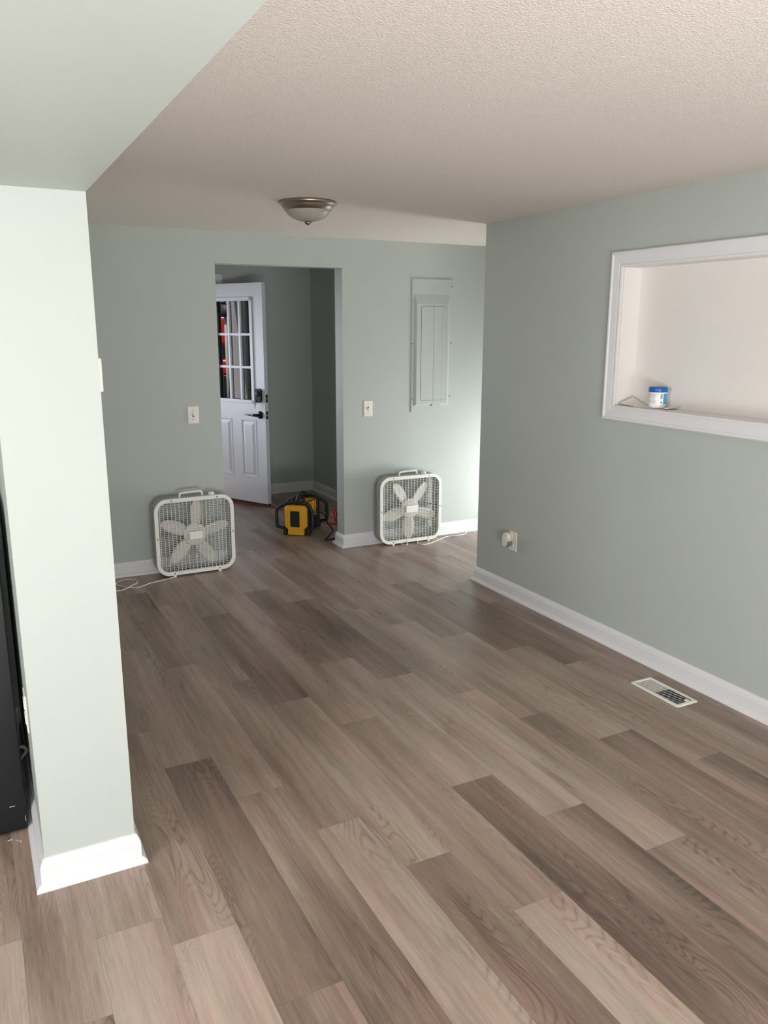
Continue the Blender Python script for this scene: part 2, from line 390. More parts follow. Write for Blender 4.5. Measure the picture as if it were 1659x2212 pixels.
# ---- kitchen, front (behind the camera) and side walls
w = mb('wall'); KW = (0.25, 1.55, 0.85, 1.95)
w.box(XL-TH, XL, FRONT, KW[0], 0, HC); w.box(XL-TH, XL, KW[1], YF, 0, HC); w.box(XL-TH, XL, KW[0], KW[1], 0, KW[2]); w.box(XL-TH, XL, KW[0], KW[1], KW[3], HC)
struct(w.build('wall_kitchen'))
w = mb('wall'); FX0, FX1 = -1.1, 1.8
w.box(XL, FX0, FRONT-TH, FRONT, 0, HC); w.box(FX1, XE, FRONT-TH, FRONT, 0, HC); w.box(FX0, FX1, FRONT-TH, FRONT, 2.02, HC)
struct(w.build('wall_front'))
fr = mb('trim')
for a, b in ((FX0, FX0+0.05), (FX1-0.05, FX1), (0.32, 0.38)): fr.box(a, b, FRONT-0.08, FRONT-0.02, 0, 2.02)
fr.box(FX0, FX1, FRONT-0.08, FRONT-0.02, 1.97, 2.02); fr.box(FX0, FX1, FRONT-0.08, FRONT-0.02, 0.0, 0.05)
struct(fr.build('window_1'))
fr = mb('trim')
for a, b in ((KW[0], KW[0]+0.04), (KW[1]-0.04, KW[1])): fr.box(XL-0.09, XL-0.03, a, b, KW[2], KW[3])
for a, b in ((KW[2], KW[2]+0.04), (KW[3]-0.04, KW[3]), (1.38, 1.42)): fr.box(XL-0.09, XL-0.03, KW[0], KW[1], a, b)
struct(fr.build('window_2'))
struct(mb('wall').box(XL, PX0, 3.45, 3.55, 0, HC).build('wall_kitchen_back'))
# ---- side bay beyond the right wall: glazed side door lets the daylight onto the back wall
SY0, SY1 = 4.37, 5.27; XB = 4.45
w = mb('wall')
w.box(XB, XB+TH, YE-T2, SY0, 0, HC); w.box(XB, XB+TH, SY1, YB+TH, 0, HC); w.box(XB, XB+TH, SY0, SY1, 1.97, HC)
struct(w.build('wall_east'))
struct(mb('wall').box(XE, XE+TH, FRONT-TH, YE, 0, HC).build('wall_outer'))
fr = mb('trim')
for a, b in ((SY0, SY0+0.04), (SY1-0.04, SY1)): fr.box(XB+0.02, XB+0.08, a, b, 0, 1.97)
fr.box(XB+0.02, XB+0.08, SY0, SY1, 1.93, 1.97)
struct(fr.build('window_3'))
# ---- entry hall
HX0, HX1 = 0.55, 3.132; OX0, OX1, OZ = 0.85, 2.172, 2.063
struct(mb('wall').box(HX0-TH, HX0, YB+TH, YF, 0, HC).build('wall_hall_left'))
struct(mb('wall').box(HX1, HX1+TH, YB+TH, YF, 0, HC).build('wall_hall_right'))
w = mb('wall'); w.box(HX0-TH, OX0, YF, YF+TH, 0, HC); w.box(OX1, HX1+TH, YF, YF+TH, 0, HC); w.box(OX0, OX1, YF, YF+TH, OZ, HC)
struct(w.build('wall_hall_back'))
# casing and jamb of the entry opening
T3 = Matrix(((1,0,0,0),(0,0,-1,YF),(0,1,0,0),(0,0,0,1)))
cp = [(0,0),(0,0.012),(0.008,0.017),(0.05,0.017),(0.058,0.022),(0.185*0+0.066,0.022),(0.07,0.0)]
cs = mb('trim').sweep(cp, [(OX0,0),(OX0,OZ),(OX1,OZ),(OX1,0)], side=-1, T=T3)
struct(cs.build('trim_4'))
jb = mb('trim')
jb.box(OX0, OX0+0.012, YF, YF+TH, 0, OZ); jb.box(OX1-0.004, OX1, YF, YF+TH, 0, OZ); jb.box(OX0, OX1, YF, YF+TH, OZ-0.012, OZ)
jb.box(OX0+0.012, OX0+0.024, YF+0.05, YF+TH, 0, OZ-0.012); jb.box(OX0, OX1, YF+0.005, YF+TH+0.05, -0.002, 0.02)
jb.box(OX0-0.05, OX0+0.002, YF+TH, YF+TH+0.03, 0, OZ+0.05)
struct(jb.build('trim_5'))

# ---- baseboards with shoe moulding, mitred round corners
BP = [(0,0),(0.031,0),(0.031,0.005),(0.028,0.013),(0.022,0.018),(0.015,0.021),(0.015,0.070),(0.0125,0.075),(0.012,0.081),(0.0075,0.088),(0.005,0.0955),(0,0.0965)]
def base(name, path, side=1): struct(mb('trim').sweep(BP, path, side=side).build(name))
base('baseboard_right', [(XR, FRONT), (XR, YE), (XB, YE)], -1)
base('baseboard_left', [(PX0, 3.45), (PX0, PY), (PX1, PY), (PX1, YB), (DX0, YB), (DX0, YB+TH), (HX0, YB+TH)], 1)
base('baseboard_back', [(XB-0.001, YB), (DX1, YB), (DX1, YB+TH), (HX1, YB+TH), (HX1, YF), (OX1+0.071, YF)], -1)
base('baseboard_kitchen', [(XL, FRONT), (XL, 3.45), (PX0, 3.45)], 1)

# ---- outside
struct(mb('asphalt').box(-16, 12, YF+TH, 30, -0.25, -0.12).build('ground'))
struct(mb('grassm').box(-30, 30, -30, 40, -0.40, -0.30).build('ground_lawn'))
struct(mb('trim').box(0.22, 0.40, YF+TH+0.002, YF+TH+0.21, -0.03, 2.6, 0.004).build('trim_6'))
struct(mb('asphalt').box(-0.6, 3.6, YF+TH+0.002, 9.0, -0.13, -0.03).build('porch_slab'))
struct(mb('extwall').box(-12, FX1+4, FRONT-4.5, FRONT-TH, -0.29, -0.12).build('patio_slab'))

# ================================================================== ENTRY DOOR
DW = 0.735; ZB, ZT = 0.042, 2.032; DT = 0.044
ang = math.atan2(-0.887, 0.462)                     # local +x runs from hinge to latch, exterior face looks along local -y
dr = bpy.data.objects.new('door_1', None); COL.objects.link(dr); dr.location = (2.060, 7.63, 0); dr.rotation_euler = (0, 0, ang)
struct(dr); dr.empty_display_size = .05
def dpart(b, name): return b.build(name, parent=dr)
# slab: y from 0 (visible exterior face, looks along -y) to DT. glass opening, two raised panels
gx0, gx1, gz0, gz1 = 0.130, 0.612, 0.970, 1.912
P_ = [(0.115, 0.305), (0.420, 0.618)]; pz0, pz1 = 0.275, 0.822
b = mb('doorw')
def slab(x0, x1, z0, z1): b.box(x0, x1, 0, DT, z0, z1)
slab(0, gx0, ZB, ZT); slab(gx1, DW, ZB, ZT); slab(gx0, gx1, gz1, ZT); slab(gx0, gx1, pz1, gz0); slab(gx0, gx1, ZB, pz0)
b.box(gx0, gx1, 0.0065, DT-0.0065, pz0, pz1); b.box(P_[0][1], P_[1][0], 0, DT, pz0, pz1)
b.box(gx0-0.02, P_[0][0], 0, DT, pz0, pz1) if False else None
slab_o = dpart(b, 'slab')
def raised(x0, x1, z0, z1, name):
    q = mb('doorw')
    for (y0, sgn) in ((0.0, -1), (DT, 1)):
        # outer bead ring
        Td = Matrix(((1,0,0,0),(0,0,sgn,y0),(0,1,0,0),(0,0,0,1)))
        o = [(x0,z0),(x1,z0),(x1,z1),(x0,z1)]
        def inset(d): return [(x0+d,z0+d),(x1-d,z0+d),(x1-d,z1-d),(x0+d,z1-d)]
        lv = [(0,0.0),(0.004,0.0045),(0.010,0.0045),(0.016,-0.003),(0.022,-0.005),(0.026,-0.005),(0.052,0.0035)]
        rr = [[q.bm.verts.new(Td @ Vector((p[0], p[1], h))) for p in inset(d)] for d, h in lv]
        for a, c in zip(rr[:-1], rr[1:]):
            for i in range(4): q._f([a[i], a[(i+1)%4], c[(i+1)%4], c[i]])
        q._f(rr[-1])
    return dpart(q, name)
for (x0, x1) in P_: raised(x0, x1, pz0, pz1, 'panel')
# glazing frame, muntins, pane
g = mb('doorw')
for y0, y1 in ((-0.009, 0.0), (DT, DT+0.009)):
    ow = 0.034
    g.box(gx0, gx1, y0, y1, gz1-ow, gz1, 0.003); g.box(gx0, gx1, y0, y1, gz0, gz0+ow*0.85, 0.003)
    g.box(gx0, gx0+ow, y0, y1, gz0, gz1, 0.003); g.box(gx1-ow, gx1, y0, y1, gz0, gz1, 0.003)
dpart(g, 'glazing_frame')
lx0, lx1, lz0, lz1 = gx0+0.034, gx1-0.034, gz0+0.029, gz1-0.034
mu = mb('doorw')
for k in (1, 2):
    x = lx0 + (lx1-lx0)*k/3; mu.box(x-0.012, x+0.012, 0.003, DT-0.003, lz0-.002, lz1+.002, 0.003)
    z = lz0 + (lz1-lz0)*k/3; mu.box(lx0-.002, lx1+.002, 0.004, DT-0.004, z-0.011, z+0.011, 0.003)
dpart(mu, 'muntin')
dpart(mb('pane').box(gx0+0.005, gx1-0.005, 0.0215, 0.0225, gz0+0.005, gz1-0.005), 'pane')
# smart deadbolt: elongated octagonal body with round upper dial, key and keyring below
Tf = Matrix(((1,0,0,0),(0,0,-1,0),(0,1,0,0),(0,0,0,1)))     # prism xy->door xz, extrude outwards (-y)
def at_(x, z): return Matrix.Translation((x, 0, z)) @ Tf
cx, cz = DW-0.066, 1.043
oct_ = [(-.020,-.062),(.020,-.062),(.034,-.048),(.034,.046),(.020,.062),(-.020,.062),(-.034,.046),(-.034,-.048)]
db = dpart(mb('blackm').prism(oct_, 0, 0.024, at_(cx, cz)), 'deadbolt')
db['label'] = 'black electronic deadbolt'
k = mb('lens').lathe([(0,0.030),(0.024,0.030),(0.027,0.026),(0.027,0.020)], 28, Matrix.Translation((cx-.004, 0, cz+.018)) @ Tf)
k.build('dial', parent=db)
ky = mb('key').tube([(cx-.030+.012*math.cos(a), -0.030, cz-.062+.014*math.sin(a)) for a in [2*PI*i/16 for i in range(16)]], 0.0022, 6, closed=True)
ky.box(cx-.035, cx-.025, -0.033, -0.029, cz-.115, cz-.076, 0.0015); ky.box(cx-.040, cx-.020, -0.034, -0.028, cz-.088, cz-.072, 0.003)
ky.tube([(cx-.03, -0.022, cz-.03), (cx-.03, -0.030, cz-.048)], .003, 6)
o = ky.build('key', parent=db)
# lever
lz = 0.868; hd = mb('blackm').lathe([(0,0.014),(0.022,0.014),(0.033,0.010),(0.036,0.0),], 32, at_(cx+.002, lz))
hd.lathe([(0.014,0.05),(0.013,0.010)], 20, at_(cx+.002, lz)); hd.lathe([(0,0.052),(0.014,0.05)], 20, at_(cx+.002, lz))
hd.tube([(cx+.002,-.045,lz),(cx-.03,-.050,lz),(cx-.055,-.052,lz-.001)], [.013,.0125,.010], 12)
hd.tube([(cx-.052,-.052,lz-.001),(cx-.10,-.052,lz-.002),(cx-.145,-.047,lz-.002)], [.0065,.006,.005], 10)
dpart(hd, 'door_handle')
hi = mb('blackm').lathe([(0,-0.014),(0.030,-0.012),(0.036,0)], 28, Matrix.Translation((cx, DT, lz)) @ Tf)
hi.lathe([(0,-0.055),(0.016,-0.05),(0.012,-0.01)], 16, Matrix.Translation((cx, DT, lz)) @ Tf)
hi.tube([(cx,DT+.048,lz),(cx-.05,DT+.055,lz),(cx-.12,DT+.052,lz)], [.010,.008,.006], 10)
dpart(hi, 'door_handle')
dpart(mb('blackm').prism(rrect(cx-.034,cx+.034,cz-.075,cz+.060,.015,4), -0.030, 0, Matrix.Translation((0, DT, 0)) @ Tf), 'deadbolt')
lp = mb('blackm').box(DW, DW+0.002, 0.011, 0.035, cz-.060, cz+.012, 0.0008); lp.m('steel').box(DW+.002, DW+.003, .018, .028, cz-.04, cz-.012)
dpart(lp, 'latch_plate')
lp = mb('blackm').box(DW, DW+0.002, 0.011, 0.035, lz-.036, lz+.034, 0.0008)
lp.m('steel').prism([(0,-.011),(.012,-.006),(.012,.0),(0,.011)], -.009, .009, Matrix(((1,0,0,DW+.002),(0,1,0,.023),(0,0,1,lz),(0,0,0,1))))
dpart(lp, 'latch_plate')
sw = mb('dark').box(0.01, DW-0.002, 0.006, DT-0.006, 0.022, ZB); dpart(sw, 'sweep')
h = mb('nickel')
for z in (0.25, 1.02, 1.80):
    h.tube([(-0.004, DT+0.004, z-.045), (-0.004, DT+0.004, z+.045)], .006, 10)
dpart(h, 'hinge')

# ================================================================== BOX FANS
def fan(loc, rotz, a0, label, group, cordpts):
    t = thing('box_fan', loc, (0, 0, rotz), label, 'fan', group)
    W = 0.535; D = 0.118; Z0 = 0.014; r = 0.085
    T = Matrix(((1,0,0,0),(0,0,1,0),(0,1,0,0),(0,0,0,1)))      # prism xy -> xz, extrude +y
    ho = rrect(-W/2, W/2, Z0, Z0+W-0.012, r, 10)
    def ins(d): return rrect(-W/2+d, W/2-d, Z0+d, Z0+W-0.012-d, max(r-d, .01), 10)
    mb('fanside').ringprism(ins(.0), ins(.004), 0.012, D-0.012, T).build('housing', t)
    for nm, ys in (('front_grille', (0.0, 0.014, 0.005)), ('rear_grille', (D-0.014, D, D-0.005))):
        g = mb('fan' if nm[0] == 'f' else 'fanside'); g.ringprism(ins(-.002), ins(.022), ys[0], ys[1], T)
        y = ys[2]; zc = Z0+(W-0.012)/2; hw = W/2-.020
        def span(u, half):       # half chord inside the rounded window
            rr = r-.020; c = half-rr
            return half if abs(u) <= c else c + math.sqrt(max(rr*rr-(abs(u)-c)**2, 0))
        hh = (W-0.012)/2-.020
        nv = 19 if nm == 'front_grille' else 11
        for i in range(nv):
            x = -hw + 2*hw*(i+0.5)/nv; s = span(x, hw)*hh/hw
            g.tube([(x, y, zc-s), (x, y, zc+s)], .0017, 4, cap=False)
        nh = 38 if nm[0] == 'f' else 24
        for i in range(nh):
            z = -hh + 2*hh*(i+0.5)/nh; s = span(z, hh)*hw/hh
            g.tube([(-s, y+(.0022 if nm[0] == 'f' else -.0022), zc+z), (s, y+(.0022 if nm[0] == 'f' else -.0022), zc+z)], .0012, 4, cap=False)
        go = g.build(nm, t)
        if nm == 'front_grille':
            b = mb('fan').box(-.046, .046, -0.003, 0.005, zc-.027, zc+.027, 0.002); b.build('badge', go)
            for (x, z) in ((-.155, Z0+.010), (.155, Z0+.010), (-.155, Z0+W-.022), (.155, Z0+W-.022), (-W/2+.010, zc), (W/2-.010, zc)):
                sc = mb('screw').lathe([(0, .0015), (.0045, .001), (.005, 0)], 10, Matrix.Translation((x, 0, z)) @ Matrix(((1,0,0,0),(0,0,-1,0),(0,1,0,0),(0,0,0,1))))
                sc.build('screw', go)
    # motor + blades
    zc = Z0+(W-0.012)/2
    Th = Matrix.Translation((0, 0, zc)) @ Matrix(((1,0,0,0),(0,0,1,0),(0,1,0,0),(0,0,0,1)))
    mt = mb('fanside').lathe([(0,.102),(.045,.10),(.055,.09),(.055,.055),(0,.055)], 28, Th)
    mt.tube([(-.24,.100,zc),(.24,.100,zc)], .006, 6); mt.tube([(0,.100,zc-.24),(0,.100,zc+.24)], .006, 6)
    mt.build('motor', t)
    hb = mb('blade').lathe([(0,.016),(.030,.016),(.062,.018),(.068,.019),(.070,.021),(.074,.020),(.078,.024),(.078,.050),(0,.050)], 40, Th)
    hb.build('hub', t)
    for kx in range(5):
        a = R(a0 + 72*kx); bl = mb('blade'); n = 14; top = []; bot = []
        for i in range(n+1):
            u = math.sin(PI/2*i/n); rad = 0.064 + u*0.180
            wd = 0.0445*math.sqrt(max(0.0, 1 - ((u-.48)/(.62 if u < .48 else .52))**2))
            wd = max(wd, 0.001)
            L_, R_ = -wd*0.95 - 0.010*u, wd*1.02 - 0.010*u
            row = []
            for j in range(5):
                s_ = L_ + (R_-L_)*j/4; pit = 0.017*(s_/0.05) * (1-0.35*u)
                row.append((s_, rad, 0.036 + pit + 0.004*math.sin(PI*j/4)))
            top.append(row)
        def tr(p, dy):
            s_, rad, y = p
            return (rad*math.sin(a) + s_*math.cos(a), y+dy, zc + rad*math.cos(a) - s_*math.sin(a))
        V1 = [[bl.bm.verts.new(tr(p, 0)) for p in row] for row in top]; V2 = [[bl.bm.verts.new(tr(p, .0018)) for p in row] for row in top]
        for V in (V1, V2):
            for i in range(n):
                for j in range(4): bl._f([V[i][j], V[i][j+1], V[i+1][j+1], V[i+1][j]], True)
        for i in range(n):
            for j in (0, 4): bl._f([V1[i][j], V1[i+1][j], V2[i+1][j], V2[i][j]])
        for i in (0, n):
            for j in range(4): bl._f([V1[i][j], V1[i][j+1], V2[i][j+1], V2[i][j]])
        bl.build('blade', t)
    # handle, control knob, feet
    zt = Z0+W-.012
    hp = [(-.088,.045,zt-.004),(-.086,.045,zt+.016),(-.074,.045,zt+.027),(0,.045,zt+.031),(.046,.045,zt+.031),(.060,.045,zt+.026),(.066,.045,zt+.014),(.068,.045,zt-.004)]
    mb('fan').tube(smooth_path(hp, 5), [.0075]*36, 10).build('handle', t)
    Tk = Matrix.Translation((.128, .045, zt))
    mb('fan').lathe([(.017,-.003),(.024,.0),(.022,.006),(.018,.018),(.014,.020),(0,.020)], 22, Tk).build('control_knob', t)
    for sx in (-1, 1):
        f = mb('fan').box(sx*.156-.010, sx*.156+.010, -.003, .016, 0, .020, .002); f.box(sx*.156-.008, sx*.156+.008, .016, D+.012, .0, .010, .002)
        f.build('foot', t)
    # cord (world points)
    inv = (Matrix.Translation(loc) @ Matrix.Rotation(rotz, 4, 'Z')).inverted()
    for pts in cordpts:
        mb('cord').tube([inv @ Vector(p) for p in smooth_path(pts, 8)], .0034, 8).build('power_cord', t)
    return t
c1 = [(1.16,5.33,.03),(1.15,5.29,.004),(1.126,5.254,.004),(1.038,5.219,.004),(0.957,5.193,.004),(0.873,5.139,.004),(0.817,5.158,.005),(0.774,5.210,.004),(0.752,5.272,.004),(0.782,5.326,.004),(0.834,5.338,.004),(0.884,5.300,.004),(0.879,5.233,.006),(0.834,5.172,.011),(0.784,5.134,.006),(0.732,5.126,.004),(0.60,5.14,.004),(.45,5.2,.004)]
fan((1.292, 5.262, 0), R(0.6), 8, 'white box fan with square grille left of the hall opening, cord looped beside it', 'box fans on the floor', [c1])
c2 = [(3.02,5.38,.10),(3.085,5.47-.09,.03),(3.05,5.31,.004),(3.02,5.262,.004),(3.04,5.214,.004),(3.12,5.230,.004),(3.243,5.294,.004),(3.341,5.342,.004),(3.421,5.334,.004),(3.521,5.351,.004),(3.552,5.380,.012),(3.64,5.378,.035),(3.74,5.378,.10),(3.88,5.39,.24)]
c3 = [(2.985,5.375,.075),(2.95,5.30,.02),(2.925,5.262,.004),(2.905,5.275,.004),(2.90,5.30,.004),(2.93,5.34,.01)]
fan((2.988, 5.306, 0), R(-0.8), 40, 'white box fan below the grey breaker panel, right of the hall opening', 'box fans on the floor', [c2, c3])

# ================================================================== CEILING LAMP
t = thing('ceiling_light', (1.628, 3.985, HC), (0,0,0), 'flush ceiling light with nickel ring and frosted glass bowl, unlit', 'ceiling light')
mb('nickel').lathe([(0.0,0.0),(.140,0.0),(.1445,-.003),(.146,-.008),(.144,-.014),(.137,-.017),(.134,-.019),(.132,-.024),(.117,-.044),(.113,-.045),(.111,-.042),(.105,-.03)], 72).build('ring', t)
mb('frost').lathe([(.1135,-.036),(.1135,-.044),(.109,-.052),(.098,-.066),(.080,-.079),(.055,-.089),(.028,-.094),(0,-.0955)], 64).build('glass_bowl', t)
mb('nickel').lathe([(0,-.090),(.010,-.092),(.0125,-.096),(.018,-.0985),(.019,-.102),(.014,-.108),(.006,-.1115),(0,-.112)], 28).build('finial', t)

# ================================================================== BREAKER PANEL
t = thing('breaker_panel', (3.228, YB, 1.01), (0,0,0), 'flush breaker panel cover painted like the wall, closed double door', 'electrical panel')
Tw = Matrix(((1,0,0,0),(0,0,-1,0),(0,1,0,0),(0,0,0,1)))
M['panelp'] = mat('painted_panel_metal', (0.440, 0.474, 0.445), 0.45, noise=0.01, nscale=6)
H_ = 0.995
b = mb('panelp').prism([(-.180,0),(.180,0),(.180,H_),(-.180,H_)], 0, .007, Tw)
o4 = [(-.160,.043),(.153,.043),(.153,.889),(-.160,.889)]; i4 = [(-.144,.060),(.137,.060),(.137,.814),(-.144,.814)]
va = [b.bm.verts.new(Tw @ Vector((p[0], p[1], .006))) for p in o4]; vb = [b.bm.verts.new(Tw @ Vector((p[0], p[1], .021))) for p in i4]
for i in range(4): b._f([va[i], va[(i+1)%4], vb[(i+1)%4], vb[i]])
b._f(vb); b.box(-.002, .062, -.0215, -.004, .040, .085)
b.build('cover', t)
b = mb('dark').prism(rrect(-.106,.114,.086,.797,.014,5), .019, .0214, Tw); b.build('door_gap', t)
for x0, x1, nm in ((-.1040, .0035, 'door'), (.0055, .1120, 'door')):
    b = mb('panelp')
    L_ = rrect(-.104, .112, .088, .795, .013, 5)
    pts = [(min(max(p[0], x0), x1), p[1]) for p in L_]
    q = []
    for p in pts:
        if not q or (abs(p[0]-q[-1][0]) + abs(p[1]-q[-1][1])) > 1e-6: q.append(p)
    b.prism(q, .020, .0228, Tw)
    if x0 > 0: b.box(.0815, .0830, -.0236, -.0225, .10, .785); b.m('screw').box(.052,.055,-.0234,-.0228,.60,.603); b.box(.047,.050,-.0234,-.0228,.235,.238)
    b.build(nm, t)
for x, z in ((.170,.945),(-.174,.52),(.170,.52),(-.174,.105),(.168,.112)):
    mb('screw').lathe([(0,.0095),(.004,.009),(.005,.007)], 10, Matrix.Translation((x,0,z)) @ Tw).build('screw', t)

# ================================================================== SWITCHES, PLATES
def switch(x, z, label, up=True):
    t = thing('light_switch', (x, YB, z), (0,0,0), label, 'light switch', 'wall switches beside the hall opening')
    p = mb('plate'); vs = []
    for (d, h) in ((0, 0), (0, .002), (.005, .0058)):
        vs.append([p.bm.verts.new(Tw @ Vector((sx*(.037-d), sz*(.0595-d), h))) for sx, sz in ((-1,-1),(1,-1),(1,1),(-1,1))])
    for a, b_ in zip(vs[:-1], vs[1:]):
        for i in range(4): p._f([a[i], a[(i+1)%4], b_[(i+1)%4], b_[i]])
    p._f(vs[-1]); p._f(vs[0]); p.build('plate', t)
    mb('dark').box(-.0055,.0055,-.0066,-.0058,-.0125,.0125).build('slot', t)
    tg = mb('plate'); sg = 1 if up else -1
    tg.prism([(-.004,-.004),(.004,-.004),(.0035,.010*sg if up else .004),(-.0035,.010*sg if up else .004)], .0065, .014, Tw) if up else tg.prism([(-.004,-.010),(.004,-.010),(.004,.004),(-.004,.004)], .0065, .014, Tw)
    tg.build('toggle', t)
    for dz in (-.030, .030): mb('screw').lathe([(0,.0068),(.0022,.0066),(.003,.0058)], 10, Matrix.Translation((0,0,dz)) @ Tw).build('screw', t)
switch(1.358, 1.0685, 'ivory toggle switch plate left of the hall opening, above the left fan', True)
switch(2.6795, 1.0555, 'ivory toggle switch plate right of the hall opening, toward the breaker panel', False)

t = thing('thermostat', (PX1, 2.50, 1.465), (0,0,0), 'small cream wall-mounted box on the side of the pale column', 'thermostat')
mb('plug').box(0.0, .024, -.045, .055, 0, .098, .004).build('cover', t)
mb('plug').box(-.0005, .006, -.050, .060, -.004, .102, .002).build('backplate', t)
t = thing('outlet_plate', (PX0, 2.49, .515), (0,0,0), 'white outlet plate on the narrow side of the column, beside the black appliance', 'outlet')
mb('plug').box(-.006, 0, -.037, .037, -.060, .060, .002).build('plate', t)
b = mb('plug'); b.box(-.0085, -.004, -.016, .016, .008, .040, .002); b.box(-.0085, -.004, -.016, .016, -.040, -.008, .002); b.build('receptacle', t)

# outlet with the plugged-in oval device on the right wall
t = thing('wall_outlet', (XR, 3.902, .362), (0,0,0), 'white outlet plate low on the right wall behind the plug-in', 'outlet')
mb('plate').box(-.006, 0, -.040, .037, -.061, .061, .002).build('plate', t)
b = mb('plate'); b.box(-.008, -.004, -.016, .016, -.042, -.008, .002); b.build('receptacle', t)
t = thing('plug_in_night_light', (XR-.008, 3.915, .372), (0,0,0), 'oval white plug-in night light with smoky clear lower half on the right wall outlet', 'night light')
Tx = Matrix(((0,0,-1,0),(1,0,0,0),(0,1,0,0),(0,0,0,1)))     # prism xy -> yz, extrude -x
def capsule(hw, z0, z1, n=10):
    p = []
    for k in range(n+1): a = PI*k/n; p.append((hw*math.cos(a), z1-hw+hw*math.sin(a)))
    for k in range(n+1): a = PI+PI*k/n; p.append((hw*math.cos(a), z0+hw+hw*math.sin(a)))
    return p
mb('plug').prism(capsule(.021, -.018, .048), 0.0, .012, Tx, True).build('plug_body', t)
up = capsule(.029, -.045, .046); up = [(y, max(z, -.004)) for y, z in up]
q = []
for p in up:
    if not q or abs(p[0]-q[-1][0])+abs(p[1]-q[-1][1]) > 1e-6: q.append(p)
mb('plug').prism(q, .012, .046, Tx, True).build('shell', t)
lo = capsule(.0275, -.044, .040); lo = [(y, min(z, -.004)) for y, z in lo]; q = []
for p in lo:
    if not q or abs(p[0]-q[-1][0])+abs(p[1]-q[-1][1]) > 1e-6: q.append(p)
mb('smoke').prism(q, .012, .044, Tx, True).build('lens', t)
b = mb('plug').prism(capsule(.024, -.041, .042), .046, .050, Tx, True); b.build('face', t)

# ================================================================== FLOOR REGISTER
t = thing('floor_register', (2.743, 2.468, 0), (0,0,0), 'white metal floor vent beside the right baseboard', 'floor vent')
b = mb('vent'); hw, hl = .066, .147
outer = rrect(-hw, hw, -hl, hl, .012, 5); inner = rrect(-hw+.019, hw-.019, -hl+.020, hl-.020, .003, 5); mid_ = rrect(-hw+.006, hw-.006, -hl+.006, hl-.006, .009, 5)
n = len(outer)
lv = [[b.bm.verts.new((p[0], p[1], z)) for p in P] for P, z in ((outer, .0005), (outer, .002), (mid_, .006), (inner, .006), (inner, .001))]
for a, c in zip(lv[:-1], lv[1:]):
    for i in range(n): b._f([a[i], a[(i+1)%n], c[(i+1)%n], c[i]], True)
b.build('frame', t)
mb('dark').box(-hw+.015, hw-.015, -hl+.015, hl-.015, .0003, .0012).build('duct_shadow', t)
L_ = 2*(hl-.020); ns = 20
for k in range(ns+1):
    y = -(hl-.020) + L_*k/ns
    Ts = Matrix.Translation((0, y, .0033)) @ Matrix.Rotation(R(-40 if k < ns*.52 else -6), 4, 'X')
    mb('vent').box(-hw+.018, hw-.018, -.0048, .0048, -.0005, .0005, T=Ts).build('slat', t)
mb('vent').box(-.050, .050, -.001, .001, .001, .0055).build('divider', t) if False else None
b = mb('vent').box(.010, .028, -.1255, -.112, .003, .0085, .0015); b.build('lever', t)

# ================================================================== JAR AND PAPER IN THE NICHE
NZ = NZ0 + .006
t = thing('jar', (2.976, 2.868, NZ+.0036), (0,0,0), 'small white plastic jar with a blue screw lid and blue label, in the wall niche', 'jar')
t.rotation_euler = (0, 0, R(-8)); jr = .0425
jo = mb('jarw').lathe([(0,0),(.034,0),(.038,.004),(.0405,.012),(jr,.018),(jr,.074),(.041,.078),(.0405,.084),(0,.084)], 48).build('body', t)
lid = mb('bluelid').lathe([(.0440,.0765),(.0452,.079),(.0452,.094),(.0435,.0985),(.039,.1005),(0,.1005)], 64).build('lid', t)
def patch(b, a0, a1, z0, z1, rr):
    n = max(2, int(abs(a1-a0)/6)); A = [R(a0+(a1-a0)*i/n) for i in range(n+1)]
    lo = [b.bm.verts.new((rr*math.cos(a), rr*math.sin(a), z0)) for a in A]; hi = [b.bm.verts.new((rr*math.cos(a), rr*math.sin(a), z1)) for a in A]
    for i in range(n): b._f([lo[i], lo[i+1], hi[i+1], hi[i]], True)
# facing the camera is about azimuth -137 deg in the world; image-right side is azimuth -50..-100
lb = mb('cyan'); Z = lambda v: .018+v*.056
A0 = -136+8
patch(lb, A0+38, A0+92, Z(.04), Z(.93), jr+.0003)
lb.m('ink')
for i in range(9):
    z = Z(.80-.085*i)
    if i == 4: continue
    patch(lb, A0-38, A0-8-(i%3)*2, z, z+.0014, jr+.0004); patch(lb, A0-75, A0-46-(i%2)*4, z, z+.0014, jr+.0004)
patch(lb, A0-80, A0+2, Z(.86), Z(.89), jr+.0004)
lb.m('barcode')
for i in range(10): patch(lb, A0+18, A0+31, Z(.50)+i*.0023, Z(.50)+i*.0023+(.0013 if i % 3 else .0017), jr+.0004)
patch(lb, A0+20, A0+29, Z(.12), Z(.26), jr+.0004)
lb.build('label', jo)
t2 = mb('paper'); nx, ny = 8, 26; V = []
rp = random.Random(5)
for i in range(nx+1):
    row = []
    for j in range(ny+1):
        u, v = i/nx, j/ny; x = 2.930 + u*.095; y = 2.765 + v*.318
        z = NZ + .0010 + .0*u
        if v > .55: z += ((v-.55)/.45)**1.7 * .040 * (0.25+0.75*u)
        if v < .12: z += ((.12-v)/.12)**1.4 * .012
        if u < .12: z += .0006*(1+math.sin(v*19))
        row.append(t2.bm.verts.new((x + .004*math.sin(v*9), y, z)))
    V.append(row)
for i in range(nx):
    for j in range(ny): t2._f([V[i][j], V[i+1][j], V[i+1][j+1], V[i][j+1]], True)
po = t2.build('paper_sheet', origin=(2.976, 2.92, NZ))
sm = po.modifiers.new('thickness', 'SOLIDIFY'); sm.thickness = .0006; sm.offset = 1
tag(po, 'loose white paper curling up in the niche, under the jar', 'paper')

